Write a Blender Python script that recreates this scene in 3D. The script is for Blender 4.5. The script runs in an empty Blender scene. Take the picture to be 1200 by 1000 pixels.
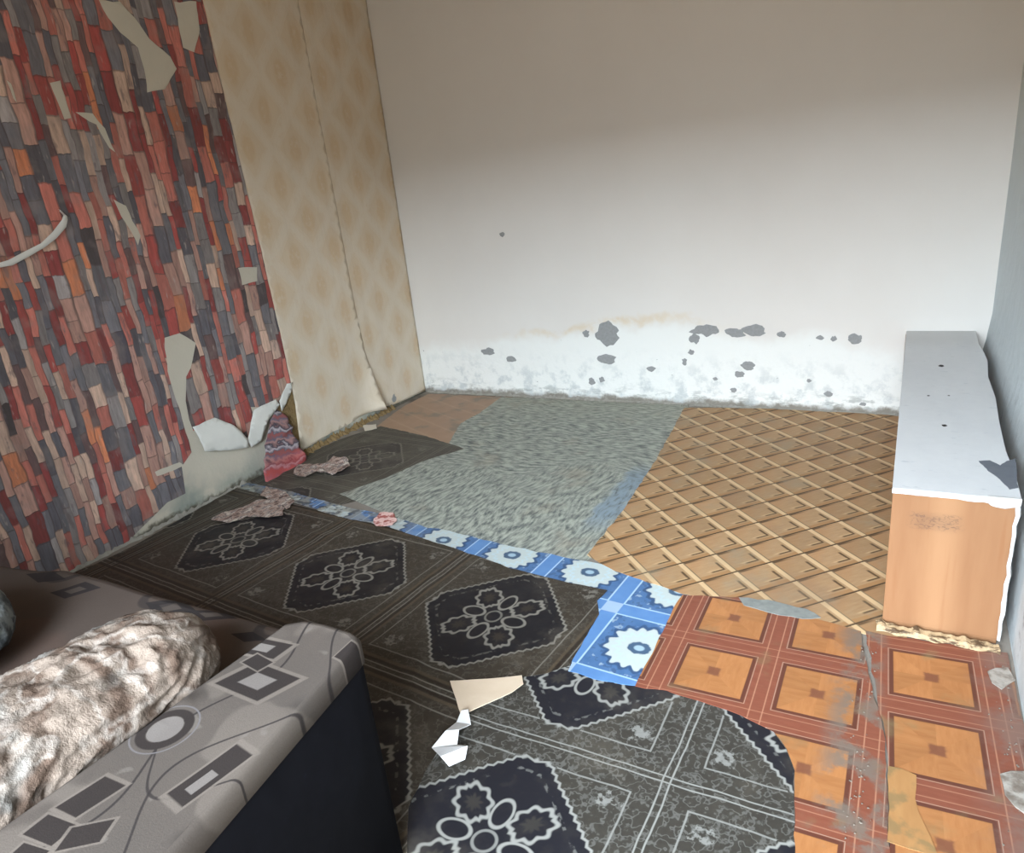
import bpy, bmesh, math, random
from mathutils import Vector, Matrix, noise
from mathutils.geometry import delaunay_2d_cdt
random.seed(7)
C = bpy.context.scene.collection
# ------------------------------------------------------------------ camera
CAM = Vector((3.3547, -4.4592, 1.5))
RT = Vector((0.88511657, 0.45462924, -0.09940271))
UP = Vector((-0.07235945, 0.34545073, 0.93564304))
FW = Vector((-0.45970943, 0.82096044, -0.33866089))
FPX, PX, PY = 839.74, 615.4, 515.08
cd = bpy.data.cameras.new('camera'); cam = bpy.data.objects.new('camera', cd); C.objects.link(cam)
m = Matrix((RT, UP, -FW)).transposed().to_4x4(); m.translation = CAM
cam.matrix_world = m
cd.sensor_width = 36; cd.lens = FPX / 1200 * 36
cd.shift_x = -(PX - 600) / 1200; cd.shift_y = (PY - 500) / 1200
cd.clip_start = 0.02
bpy.context.scene.camera = cam
# ------------------------------------------------------------------ world, light, exposure
sc = bpy.context.scene
sc.view_settings.view_transform = 'Standard'; sc.view_settings.look = 'None'
sc.view_settings.gamma = 1; sc.view_settings.use_curve_mapping = False
sc.view_settings.exposure = 0.12
w = bpy.data.worlds.new('sky'); sc.world = w; w.use_nodes = True
wn = w.node_tree; wn.nodes.clear()
tc = wn.nodes.new('ShaderNodeTexCoord'); sp = wn.nodes.new('ShaderNodeSeparateXYZ')
mr = wn.nodes.new('ShaderNodeMapRange'); mr.inputs[1].default_value = -0.05; mr.inputs[2].default_value = 0.08
mx = wn.nodes.new('ShaderNodeMix'); mx.data_type = 'RGBA'
mx.inputs['A'].default_value = (0.84, 0.71, 0.58, 1); mx.inputs['B'].default_value = (0.80, 0.90, 1.0, 1)
bg = wn.nodes.new('ShaderNodeBackground'); wo = wn.nodes.new('ShaderNodeOutputWorld')
bg.inputs[1].default_value = 4.6
wn.links.new(tc.outputs['Generated'], sp.inputs[0]); wn.links.new(sp.outputs[2], mr.inputs[0])
wn.links.new(mr.outputs[0], mx.inputs['Factor']); wn.links.new(mx.outputs['Result'], bg.inputs[0])
wn.links.new(bg.outputs[0], wo.inputs[0])

def area(name, loc, target, sx, sy, power, col):
    l = bpy.data.lights.new(name, 'AREA'); l.shape = 'RECTANGLE'; l.size = sx; l.size_y = sy
    l.energy = power; l.color = col
    o = bpy.data.objects.new(name, l); C.objects.link(o); o.location = loc
    o.rotation_euler = (Vector(target) - Vector(loc)).to_track_quat('-Z', 'Y').to_euler()
    return o
# daylight falling through the wide doorway and window behind the photographer
area('skylight', (3.8, -14.0, 6.2), (2.2, 0, 0.3), 13, 6.0, 10800, (0.80, 0.90, 1.0))
pl = area('doorway_portal', (2.75, -4.97, 1.15), (2.75, 0, 1.15), 1.9, 2.3, 1, (1, 1, 1))
pl.data.cycles.is_portal = True

# ------------------------------------------------------------------ pixel -> point on a plane of the room
def at(u, v, ax=2, val=0.0):
    d = RT * ((u - PX) / FPX) - UP * ((v - PY) / FPX) + FW
    return CAM + d * ((val - CAM[ax]) / d[ax])
def fl(l, z=0.0): return [tuple(at(u, v, 2, z)[:2]) for u, v in l]
def wl(l): return [(at(u, v, 0, 0)[1], at(u, v, 0, 0)[2]) for u, v in l]
def wb(l): return [(at(u, v, 1, 0)[0], at(u, v, 1, 0)[2]) for u, v in l]

# ------------------------------------------------------------------ node expressions
NT = None
def lin(c):
    if isinstance(c, X): return c
    return tuple((x / 255 / 12.92) if x / 255 <= 0.04045 else ((x / 255 + 0.055) / 1.055) ** 2.4 for x in c) + (1,)
class X:
    def __init__(s, o): s.o = o
    def __add__(a, b): return f('ADD', a, b)
    __radd__ = __add__
    def __sub__(a, b): return f('SUBTRACT', a, b)
    def __rsub__(a, b): return f('SUBTRACT', b, a)
    def __mul__(a, b): return f('MULTIPLY', a, b)
    __rmul__ = __mul__
    def __truediv__(a, b): return f('DIVIDE', a, b)
    def __rtruediv__(a, b): return f('DIVIDE', b, a)
    def __neg__(a): return f('MULTIPLY', a, -1)
    def __abs__(a): return f('ABSOLUTE', a)
    def __lt__(a, b): return f('LESS_THAN', a, b)
    def __gt__(a, b): return f('GREATER_THAN', a, b)
def plug(sock, v):
    if isinstance(v, X): NT.links.new(v.o, sock)
    else: sock.default_value = v
def f(op, *a):
    n = NT.nodes.new('ShaderNodeMath'); n.operation = op
    for i, v in enumerate(a): plug(n.inputs[i], v)
    return X(n.outputs[0])
def fmax(a, b): return f('MAXIMUM', a, b)
def fmin(a, b): return f('MINIMUM', a, b)
def floor_(a): return f('FLOOR', a)
def fract(a): return f('FRACT', a)
def sin(a): return f('SINE', a)
def sqrt(a): return f('SQRT', a)
def sstep(x, a, b):                                     # 0 below a, 1 above b
    n = NT.nodes.new('ShaderNodeMapRange'); n.interpolation_type = 'SMOOTHSTEP'; n.clamp = True
    plug(n.inputs[0], x)
    if a < b: n.inputs[1].default_value = a; n.inputs[2].default_value = b; n.inputs[3].default_value = 0; n.inputs[4].default_value = 1
    else: n.inputs[1].default_value = b; n.inputs[2].default_value = a; n.inputs[3].default_value = 1; n.inputs[4].default_value = 0
    return X(n.outputs[0])
def band(x, c, w, s=None):                              # 1 within w of c
    s = s or w * 0.6
    return sstep(abs(x - c), w + s, max(w - s, 0))
def vec(x=0.0, y=0.0, z=0.0):
    n = NT.nodes.new('ShaderNodeCombineXYZ')
    for i, v in enumerate((x, y, z)): plug(n.inputs[i], v)
    return X(n.outputs[0])
def noi(v, scale, detail=2.0, rough=0.5, col=False):
    n = NT.nodes.new('ShaderNodeTexNoise'); plug(n.inputs['Vector'], v)
    n.inputs['Scale'].default_value = scale; n.inputs['Detail'].default_value = detail; n.inputs['Roughness'].default_value = rough
    return X(n.outputs['Color' if col else 'Fac'])
def white(v):
    n = NT.nodes.new('ShaderNodeTexWhiteNoise'); n.noise_dimensions = '3D'; plug(n.inputs['Vector'], v)
    return X(n.outputs['Value'])
def voro(v, scale, feat='F1', out='Distance'):
    n = NT.nodes.new('ShaderNodeTexVoronoi'); n.feature = feat; plug(n.inputs['Vector'], v); n.inputs['Scale'].default_value = scale
    return X(n.outputs[out])
def ramp(x, stops, const=False):
    n = NT.nodes.new('ShaderNodeValToRGB'); r = n.color_ramp
    if const: r.interpolation = 'CONSTANT'
    while len(r.elements) < len(stops): r.elements.new(0.5)
    for e, (p, c) in zip(r.elements, stops): e.position = p; e.color = lin(c)
    plug(n.inputs[0], x); return X(n.outputs[0])
def mixc(a, b, t):
    n = NT.nodes.new('ShaderNodeMix'); n.data_type = 'RGBA'; n.clamp_factor = True
    plug(n.inputs['Factor'], t)
    plug(n.inputs['A'], lin(a)); plug(n.inputs['B'], lin(b)); return X(n.outputs['Result'])
def mulc(a, k):
    n = NT.nodes.new('ShaderNodeMix'); n.data_type = 'RGBA'; n.blend_type = 'MULTIPLY'; n.inputs['Factor'].default_value = 1
    plug(n.inputs['A'], lin(a)); NT.links.new(vec(k, k, k).o, n.inputs['B']); return X(n.outputs['Result'])
def coords(loc=(0, 0, 0)):
    n = NT.nodes.new('ShaderNodeTexCoord'); a = NT.nodes.new('ShaderNodeVectorMath'); a.operation = 'ADD'
    NT.links.new(n.outputs['Object'], a.inputs[0]); a.inputs[1].default_value = loc
    s = NT.nodes.new('ShaderNodeSeparateXYZ'); NT.links.new(a.outputs[0], s.inputs[0])
    return X(a.outputs[0]), X(s.outputs[0]), X(s.outputs[1]), X(s.outputs[2])
def mat(name, fn, loc=(0, 0, 0), rough=0.8, spec=0.3, sheen=0):
    """fn(P, x, y, z) -> colour | (colour, height in metres); x,y,z are metres in the room"""
    global NT
    mt = bpy.data.materials.new(name); mt.use_nodes = True; NT = mt.node_tree
    b = NT.nodes['Principled BSDF']; b.inputs['Roughness'].default_value = rough; b.inputs['Specular IOR Level'].default_value = spec
    if sheen: b.inputs['Sheen Weight'].default_value = sheen
    r = fn(*coords(loc)); c, h = r if isinstance(r, tuple) and len(r) == 2 else (r, None)
    plug(b.inputs['Base Color'], lin(c))
    if h is not None:
        bp = NT.nodes.new('ShaderNodeBump'); bp.inputs['Distance'].default_value = 1.0; bp.inputs['Strength'].default_value = 1
        plug(bp.inputs['Height'], h); NT.links.new(bp.outputs[0], b.inputs['Normal'])
    return mt

# ------------------------------------------------------------------ objects
def link(name, verts, faces, mt, parent=None, origin=None, smooth=False):
    me = bpy.data.meshes.new(name)
    o = Vector(origin) if origin is not None else (parent_origin(parent) if parent else Vector((0, 0, 0)))
    me.from_pydata([tuple(Vector(v) - o) for v in verts], [], faces); me.validate(); me.update()
    ob = bpy.data.objects.new(name, me); C.objects.link(ob)
    if mt: me.materials.append(mt)
    if smooth:
        for p in me.polygons: p.use_smooth = True
    if parent: ob.parent = parent
    else: ob.location = o
    return ob
def parent_origin(p):
    v = Vector((0, 0, 0))
    while p: v += p.location; p = p.parent
    return v
def tag(o, label=None, cat=None, group=None, kind=None):
    for k, v in (('label', label), ('category', cat), ('group', group), ('kind', kind)):
        if v: o[k] = v
    return o
def thing(name, loc, label, cat, group=None):
    o = bpy.data.objects.new(name, None); C.objects.link(o); o.location = loc; o.empty_display_size = 0.1
    return tag(o, label, cat, group)
def bevel(o, w, seg=2):
    b = o.modifiers.new('bevel', 'BEVEL'); b.width = w; b.segments = seg; b.limit_method = 'ANGLE'; return o

def inside(p, poly):
    x, y = p; r = False; n = len(poly)
    for i in range(n):
        x1, y1 = poly[i]; x2, y2 = poly[(i + 1) % n]
        if (y1 > y) != (y2 > y) and x < (x2 - x1) * (y - y1) / (y2 - y1) + x1: r = not r
    return r
def jag(poly, step=0.03, amp=0.004, seed=0.0):
    out = []
    n = len(poly)
    for i in range(n):
        a = Vector(poly[i]); b = Vector(poly[(i + 1) % n]); L = (b - a).length; k = max(1, int(L / step))
        nrm = Vector((-(b - a).y, (b - a).x)); nrm = nrm / nrm.length if nrm.length else nrm
        for j in range(k):
            p = a.lerp(b, j / k)
            out.append(tuple(p + nrm * amp * 1.6 * noise.noise(Vector((p.x * 17 + seed, p.y * 17, seed)))
                             + nrm * amp * random.uniform(-.4, .4)))
    return out
def sheetmesh(poly, to3, thick, grid=0.06, holes=()):
    """a thin sheet cut along poly (2D), with interior vertices; to3(a, b, t) gives the 3D point of layer t (0 top, 1 back)"""
    pts = [Vector(p) for p in poly]; edges = [(i, (i + 1) % len(poly)) for i in range(len(poly))]
    for h in holes:
        s = len(pts); pts += [Vector(p) for p in h]; edges += [(s + i, s + (i + 1) % len(h)) for i in range(len(h))]
    x0 = min(p[0] for p in poly); x1 = max(p[0] for p in poly); y0 = min(p[1] for p in poly); y1 = max(p[1] for p in poly)
    i = 0; yy = y0 + grid / 2
    while yy < y1:
        xx = x0 + grid * (0.5 if i % 2 else 1.0)
        while xx < x1:
            q = (xx, yy)
            if inside(q, poly) and not any(inside(q, h) for h in holes): pts.append(Vector(q))
            xx += grid
        yy += grid * 0.87; i += 1
    v, e, fc, *_ = delaunay_2d_cdt(pts, edges, [], 0, 1e-5)
    tri = []
    for t in fc:
        c = sum((v[k] for k in t), Vector((0, 0))) / len(t)
        if inside(c, poly) and not any(inside(c, h) for h in holes): tri.append(list(t))
    top = [to3(p.x, p.y, 0) for p in v]; bot = [to3(p.x, p.y, 1) for p in v]; n = len(v)
    faces = list(tri) + [[k + n for k in reversed(t)] for t in tri]
    cnt = {}
    for t in tri:
        for a, b in zip(t, t[1:] + t[:1]): cnt[(a, b)] = 1
    for (a, b) in list(cnt):
        if (b, a) not in cnt: faces.append([b, a, a + n, b + n])
    return top + bot, faces
def floor_sheet(name, poly, ztop, mt_fn, label, cat='vinyl', thick=0.0018, wave=0.0, seed=1.0, grid=0.06, amp=0.004, holes=(), rough=0.6, edge=0.0, creases=(), group=None, spec=.3, parent=None):
    P = jag(poly, 0.03, amp, seed)
    cx = sum(p[0] for p in P) / len(P); cy = sum(p[1] for p in P) / len(P)
    def to3(a, b, t):
        z = ztop + wave * max(0, noise.noise(Vector((a * 2.3 + seed, b * 2.3, seed)))) * 2
        for (p0, p1, hh, ww) in creases:
            A = Vector(p0); B = Vector(p1); q = Vector((a, b)); s = max(0, min(1, (q - A).dot(B - A) / (B - A).length_squared))
            d = (q - A.lerp(B, s)).length; z += hh * math.exp(-(d / ww) ** 2) * math.sin(math.pi * min(1, max(0, s))) ** .5
        return (a, b, z - (thick if t else 0))
    vs, fs = sheetmesh(P, to3, thick, grid)
    o = link(name, vs, fs, None, origin=(cx, cy, 0), smooth=False)
    o.data.materials.append(mat(name, mt_fn, (cx, cy, 0), rough, spec))
    return tag(o, label, cat, group)

def box_mesh(x0, x1, y0, y1, z0, z1):
    v = [(x, y, z) for z in (z0, z1) for y in (y0, y1) for x in (x0, x1)]
    return v, [(0, 2, 3, 1), (4, 5, 7, 6), (0, 1, 5, 4), (2, 6, 7, 3), (0, 4, 6, 2), (1, 3, 7, 5)]

# ================================================================== THE ROOM
W = 3.75; YF = -4.95; H = 2.85
FLX = W + .1
def m_floor(P, x, y, z):
    c = mixc((112, 106, 98), (150, 142, 132), noi(P, 6, 6, .65)); c = mixc(c, (70, 62, 54), sstep(noi(P, 2.2, 4), .55, .75))
    return c, noi(P, 40, 5) * .002
floor = link('floor', *box_mesh(-.1, FLX, YF - .1, .1, -.12, 0), mat('floor_screed', m_floor, rough=.9)); tag(floor, kind='structure')
ceil = link('ceiling', *box_mesh(-.1, FLX, YF - .1, .1, H, H + .1), mat('ceiling_plaster', lambda P, x, y, z: mixc((205, 196, 182), (190, 180, 166), noi(P, 3, 4)), rough=.95)); tag(ceil, kind='structure')

def m_back(P, x, y, z):
    c = mixc((226, 223, 217), (214, 209, 202), noi(P, 1.3, 4, .6))
    # tan stain of rising damp, and a paler, colder zone low on the wall
    n1 = noi(P, 2.2, 4, .6); n2 = noi(P, 9, 5, .65)
    line = .60 + (n1 - .5) * .35 - abs(x - 1.9) * .10
    c = mixc(c, (214, 196, 166), band(z, line - .03, .025, .03) * sstep(abs(x - 1.55), 1.0, .2) * sstep(n2, .35, .6) * .8)
    c = mixc(c, (228, 229, 224), sstep(z - line, 0, -.12))
    c = mixc(c, (184, 190, 190), sstep(z, .42, .05) * sstep(n2, .48, .64) * .75)
    c = mixc(c, (150, 154, 150), sstep(z + (n1 - .5) * .2, .14, .03) * sstep(noi(vec(x * 3, 0.0, z * 9), 2.5, 4, .7), .48, .62) * .7)
    sm = noi(P, 38, 3, .6)                                    # tiny blisters
    bl = sstep(sm, .70, .74) * sstep(z, .47, .36)
    c = mixc(c, (128, 128, 124), bl)
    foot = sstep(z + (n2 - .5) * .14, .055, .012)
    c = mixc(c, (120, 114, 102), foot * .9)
    lump = noi(P, 14, 5, .6) * sstep(z, .5, .2) * .010 + noi(P, 3, 3) * .006 - bl * .002
    return c, lump
def m_left(P, x, y, z):
    n = noi(P, 3, 5, .6)
    c = mixc((206, 198, 180), (186, 180, 165), n)
    c = mixc(c, (140, 148, 140), sstep(z + (noi(P, 12, 4) - .5) * .3, .22, .03) * sstep(n, .35, .6))
    c = mixc(c, (96, 92, 80), sstep(z + (noi(P, 20, 4) - .5) * .1, .05, .01))
    return c, noi(P, 25, 5) * .004
def m_right(P, x, y, z):
    c = mixc((214, 224, 228), (202, 212, 214), noi(P, 4, 5, .6))
    c = mixc(c, (214, 212, 200), sstep(z, .9, 2.2) * .6)
    c = mixc(c, (150, 160, 165), sstep(noi(P, 11, 5, .6), .58, .7) * sstep(z, .7, .2) * .7)
    return c, noi(P, 12, 5) * .006
tag(link('wall_back', *box_mesh(-.1, FLX, 0, .1, 0, H), mat('back_wall_plaster', m_back, rough=.9, spec=.2)), kind='structure')
wall_back = bpy.data.objects['wall_back']
tag(link('wall_left', *box_mesh(-.1, 0, YF, 0, 0, H), mat('left_wall_plaster', m_left, rough=.9)), kind='structure')
wall_left = bpy.data.objects['wall_left']
# right wall: bulges a little towards the floor
prof = [(3.712, 0), (3.712, .30), (3.735, .46), (3.75, .6), (3.755, 1.4), (3.75, H), (3.86, H), (3.86, 0)]
ys = [0, -.8, -1.6, -2.4, -3.2, -4.0, -4.8, YF]
vv = []; ff = []
for y in ys:
    for i, (px_, pz_) in enumerate(prof): vv.append((px_ + (0.004 * noise.noise(Vector((y, pz_ * 3, 2))) if i < 5 else 0), y, pz_))
n = len(prof)
for k in range(len(ys) - 1):
    for i in range(n): ff.append((k * n + i, (k + 1) * n + i, (k + 1) * n + (i + 1) % n, k * n + (i + 1) % n))
ff += [tuple(range(n)), tuple(reversed(range((len(ys) - 1) * n, len(ys) * n)))]
tag(link('wall_right', vv, ff, mat('right_wall_plaster', m_right, rough=.88)), kind='structure')
# front wall behind the photographer, with the wide opening daylight comes through
plain = mat('front_wall_plaster', lambda P, x, y, z: mixc((206, 200, 190), (190, 184, 174), noi(P, 3, 4)), rough=.9)
vf = []; fz = []
for b in ((-.1, 1.8, 0, H), (3.7, FLX, 0, H), (1.8, 3.7, 2.3, H)):
    v, q = box_mesh(b[0], b[1], YF - .1, YF, b[2], b[3]); s = len(vf); vf += v; fz += [tuple(i + s for i in t) for t in q]
tag(link('wall_front', vf, fz, plain), kind='structure')

# ---- bare plaster patches where the paint of the back wall has flaked off
m_bare = mat('bare_plaster', lambda P, x, y, z: (mixc((158, 160, 160), (128, 128, 126), noi(P, 60, 4)), noi(P, 90, 3) * .002), rough=.95)
m_rim = mat('lifted_paint_rim', lambda P, x, y, z: (232, 232, 228), rough=.8)
def blob(cx, cz, rx, rz, seed, k=22):
    return [(cx + rx * math.cos(a) * (1 + .55 * noise.noise(Vector((math.cos(a) * 1.6 + seed, math.sin(a) * 1.6, seed * 1.7)))),
             cz + rz * math.sin(a) * (1 + .55 * noise.noise(Vector((math.cos(a) * 1.6, math.sin(a) * 1.6 + seed, seed * 2.1 + 4))))) for a in [2 * math.pi * i / k for i in range(k)]]
patches = [(712, 391, 15, 12), (712, 421, 11, 6), (826, 387, 16, 7), (862, 390, 13, 5), (884, 387, 13, 7), (1002, 397, 9, 5.5), (572, 412, 8, 4), (599, 421, 6, 4),
           (877, 429, 8, 5), (867, 439, 6, 3.5), (916, 392, 5, 3.5), (961, 396, 4.5, 3), (977, 397, 3.5, 3), (687, 391, 4, 4), (814, 397, 6, 6), (810, 413, 4, 3), (802, 424, 3, 4),
           (693, 447, 4, 4), (705, 445, 3.5, 3), (971, 462, 5, 3), (763, 432, 5, 3), (588, 275, 3, 2.5), (838, 444, 3, 2), (948, 446, 2.5, 2), (860, 457, 4, 3), (1011, 474, 4, 2)]
for i, (u, v, ru, rv) in enumerate(patches):
    c = at(u, v, 1, 0); e = at(u + ru, v, 1, 0); t = at(u, v - rv, 1, 0); rx = abs(e.x - c.x) * .86; rz = abs(t.z - c.z) * .86
    pl_ = blob(c.x, c.z, rx, rz, i * 3.3 + 1)
    vs = [(a, -.0016, b) for a, b in pl_] + [(c.x + (a - c.x) * 1.13, -.0002, c.z + (b - c.z) * 1.18) for a, b in pl_]
    k = len(pl_); fs = [tuple(range(k))] + [(j, j + k, (j + 1) % k + k, (j + 1) % k) for j in range(k)]
    o = link('bare_plaster_patch', vs, fs, m_bare, parent=wall_back)
# ---- crumbling plaster along the foot of the back wall
def ridge(name, p0, p1, nrm, seg, hmax, dmax, mt, parent, seed=0):
    vs = []; fs = []
    for i in range(seg + 1):
        t = i / seg; p = Vector(p0).lerp(Vector(p1), t)
        h = hmax * (.35 + .65 * abs(noise.noise(Vector((i * .35, seed, 1))) * 1.7)) * random.uniform(.7, 1.2)
        d = dmax * (.4 + abs(noise.noise(Vector((i * .27, seed, 5)))) * 1.5) * random.uniform(.8, 1.2)
        n_ = Vector(nrm)
        vs += [tuple(p + Vector((0, 0, .0))), tuple(p + n_ * d), tuple(p + n_ * d * .7 + Vector((0, 0, h * .5))), tuple(p + n_ * .003 + Vector((0, 0, h)))]
        if i:
            a = (i - 1) * 4; b = i * 4
            fs += [(a + j, b + j, b + j + 1, a + j + 1) for j in range(3)]
    return link(name, vs, fs, mt, parent=parent)
m_crumb = mat('crumbled_plaster', lambda P, x, y, z: (mixc((116, 112, 102), (170, 167, 158), noi(P, 22, 5, .7)), noi(P, 80, 4) * .004), rough=.95)
m_brownrub = mat('brown_rubble', lambda P, x, y, z: (mixc((74, 58, 38), (158, 134, 92), noi(P, 30, 5, .75)), noi(P, 70, 4) * .006), rough=.95)
tag(ridge('plaster_crumble', (0.02, 0, 0), (3.36, 0, 0), (0, -1, 0), 260, .028, .022, m_crumb, wall_back), 'crumbling grey plaster along the wall foot')
tag(ridge('rubble_line', (0, -1.40, 0), (0, -.45, 0), (1, 0, 0), 90, .05, .05, m_brownrub, wall_left, 3), 'brown rubble showing under the beige wallpaper')
tag(ridge('plaster_crumble', (0, -3.1, 0), (0, -1.85, 0), (1, 0, 0), 80, .03, .02, m_crumb, wall_left, 6), 'crumbling grey plaster under the stone print wallpaper')
# brown bared strip between the two wallpapers, low down
pg = wl([(322, 478), (331, 462), (341, 452), (346, 480), (354, 530), (350, 556), (343, 560), (336, 520), (330, 495)])
vs, fs = sheetmesh(jag(pg, .03, .004), lambda a, b, t: (.004 - .003 * t, a, b), .003, .05)
tag(link('bare_brown_strip', vs, fs, m_brownrub, parent=wall_left), 'brown bare strip beside the torn wallpaper')

# ================================================================== WALLPAPERS
STONE = [(0, (58, 54, 58)), (.09, (84, 84, 92)), (.19, (108, 108, 114)), (.29, (136, 130, 128)), (.38, (160, 66, 60)), (.46, (132, 48, 48)),
         (.52, (188, 108, 94)), (.61, (178, 136, 122)), (.70, (200, 168, 148)), (.79, (98, 74, 74)), (.84, (206, 126, 86)), (.88, (160, 152, 150)), (.95, (72, 72, 84))]
def m_stone(P, x, y, z):
    wob = noi(P, 5, 2)
    cw = .062
    wob2 = noi(vec(x, y + 3, z * .6), 17, 2)
    yy = (y + (wob - .5) * .045 + (wob2 - .5) * .012) / cw
    col = floor_(yy); fy = fract(yy)
    split = white(vec(col, 3.1, 7.7)) > .45                     # some columns split in two narrow ones
    sub = (fy > .5) * split
    wide = mixf(fy, fract(fy * 2), split)
    ln = .10 + white(vec(col, sub, 1.5)) * .09
    zz = (z + white(vec(col, sub, 9.2)) * 3 + (wob - .5) * .05 + (noi(P, 26, 2) - .5) * .02) / ln
    row = floor_(zz); fz_ = fract(zz)
    # clusters of like colours
    cid = white(vec(col, row, sub)) * .78 + noi(vec(col * .33, row * .30, 0.0), 1.0, 1) * .62 - .2
    c = ramp(fract(cid + 1), STONE, True)
    r2 = white(vec(row, col, sub + 5))
    c = mulc(c, .72 + r2 * .5)
    st = noi(vec(x, y * 60, z * 9), 1, 4, .65)                  # streaks within a stone
    c = mulc(c, .30 + st * 1.45)
    c = mixc(c, (96, 84, 88), sstep(noi(vec(x + 7, y * 22, z * 6), 1, 4, .7), .56, .66) * .6)
    c = mixc(c, (190, 176, 166), sstep(noi(vec(x + 3, y * 45, z * 12), 1, 3), .62, .74) * .5)
    gap = fmax(sstep(wide, .82, .97), sstep(wide, .07, .0)) * sstep(r2, .15, .45)
    gap = fmax(gap, sstep(fz_, .94, .99) * .9)
    c = mixc(c, (58, 46, 46), gap * .7)
    c = mixc(c, (150, 136, 130), .16 + .25 * sstep(noi(P, 9, 3), .5, .7))
    return c, noi(P, 5, 3) * .006
def mixf(a, b, t): return a + (b - a) * t
stone_mat = mat('stone_print', m_stone, rough=.75, spec=.25)
def m_beige(P, x, y, z):
    c = mixc((216, 198, 172), (202, 184, 158), noi(P, 2.5, 4, .6))
    c = mixc(c, (208, 200, 182), sstep(z, 1.2, .1) * .55)
    Y = (y + 1.19) / .36 + (noi(P, 6, 2) - .5) * .12; Z = (z - .79) / .41 + (noi(vec(z, y, 4.0), 6, 2) - .5) * .1
    u = Y + Z; v = Y - Z
    du = abs(fract(u + .5) - .5); dv = abs(fract(v + .5) - .5)       # ogee centre where both are 0
    Yo = (du - dv) * .5; Zo = (du + dv) * .5; A_ = fract(u + .5) - .5; B_ = fract(v + .5) - .5; Yo = (A_ + B_) * .5; Zo = (A_ - B_) * .5
    r = sqrt(du * du + dv * dv)
    lat = fmax(sstep(du, .33, .45), sstep(dv, .33, .45))
    lat2 = fmax(band(du, .37, .012, .01), band(dv, .37, .012, .01))
    brk = noi(P, 22, 4, .7)
    oval = sstep(sqrt(Yo * Yo * 2.2 + Zo * Zo), .26, .12) * sstep(brk, .28, .52)
    c = mixc(c, (196, 162, 118), oval * .42)
    c = mixc(c, (216, 206, 190), fmax(lat * .5, lat2 * .4) * sstep(brk, .2, .5))
    return c, noi(vec(x * 1, y * 9, z * 1.5), 1, 4) * .006 + noi(P, 120, 3) * .0006
beige_mat = mat('beige_damask_print', m_beige, rough=.62, spec=.35)
pback = mat('paper_back', lambda P, x, y, z: (mixc((222, 222, 214), (196, 196, 190), noi(P, 9, 4)), noi(P, 12, 3) * .003), rough=.85)

# stone-print sheet
ol = [(-4.9, 2.8), (-1.385, 2.8)] + wl([(237, 0), (262, 110), (300, 270), (330, 400), (341, 452), (322, 478), (294, 477), (297, 487), (292, 512), (280, 515), (266, 498), (248, 489), (227, 505),
     (222, 492), (217, 470), (219, 442), (227, 421), (229, 403), (210, 390), (192, 396), (196, 435), (206, 470), (217, 501), (224, 530), (213, 547), (217, 578), (196, 589), (175, 610), (150, 634), (122, 650)]) + [(-2.9, .012), (-4.9, .012)]
def cr1(l): return wl([(a / 2.857, b / 2.857) for a, b in l])
holes = [cr1([(330, 2), (400, 6), (450, 60), (500, 130), (570, 190), (590, 230), (550, 300), (490, 310), (480, 230), (460, 160), (400, 110), (360, 60)]),
         cr1([(582, 6), (655, 4), (668, 100), (650, 175), (612, 160)]), cr1([(250, 375), (310, 380), (350, 430), (387, 512), (365, 495), (320, 420)]),
         cr1([(378, 668), (420, 690), (470, 790), (462, 822), (420, 750)]), cr1([(795, 895), (860, 895), (860, 940), (810, 955)]),
         cr1([(165, 280), (200, 270), (238, 395), (215, 400)]), cr1([(20, 265), (36, 280), (58, 345), (44, 330)]),
         wl([(181, 553), (210, 542), (216, 546), (184, 558)])]
sw = thing('stone_print_wallpaper', (0, -3, 0), 'torn wallpaper printed with red and grey stacked stones on left wall', 'wallpaper')
def stx(a, b, t): return (.0025 + .006 * max(0, noise.noise(Vector((a * 2, b * 2, 0)))) - .0015 * t, a, b)
vs, fs = sheetmesh(jag(ol, .05, .006, 2), stx, .001, .12, [jag(h, .03, .004, i) for i, h in enumerate(holes)])
link('printed_sheet', vs, fs, stone_mat, parent=sw, smooth=False)
sw_mats_shift = Vector(sw.location)
def flap(name, pts, off, mt, parent, label=None, grid=.03, ruf=0.0, freq=30):
    """pts: pixels on the left wall; off(a,b): how far it stands from the wall"""
    pg = wl(pts)
    vs, fs = sheetmesh(jag(pg, .02, .003), lambda a, b, t: (off(a, b) + ruf * math.sin(b * freq * 2 + a * 9 + 5 * noise.noise(Vector((a * 9, b * 9, 3)))) * (1 + noise.noise(Vector((a * 8, b * 8, 0)))) + .0012 * (1 - t), a, b), .001, grid)
    o = link(name, vs, fs, mt, parent=parent, smooth=True)
    if label: o['label'] = label
    return o
flap('curled_flap', [(222, 500), (248, 489), (268, 498), (282, 514), (284, 524), (258, 527), (232, 528)], lambda a, b: .006 + .05 * max(0, min(1, (.50 - b) / .16)), pback, sw, 'white paper back of the curled flap')
flap('curled_flap', [(294, 480), (320, 468), (324, 474), (308, 494), (300, 516), (288, 524), (284, 516)], lambda a, b: .012 + .03 * max(0, min(1, (.48 - b) / .2)), pback, sw, 'narrow white curled flap')
flap('curled_flap', [(325, 470), (334, 450), (341, 448), (337, 466), (328, 482)], lambda a, b: .015, pback, sw, 'small pale torn corner')
def stx2(a, b): return .02 + max(0, .36 - b) * .28
flap('crumpled_fold', [(320, 478), (331, 488), (338, 520), (346, 545), (350, 560), (338, 574), (314, 566), (293, 562), (299, 530), (308, 500)], stx2, None, sw, 'crumpled striped fold hanging to the floor', .02, .010, 34)
ob = bpy.data.objects['crumpled_fold']
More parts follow.
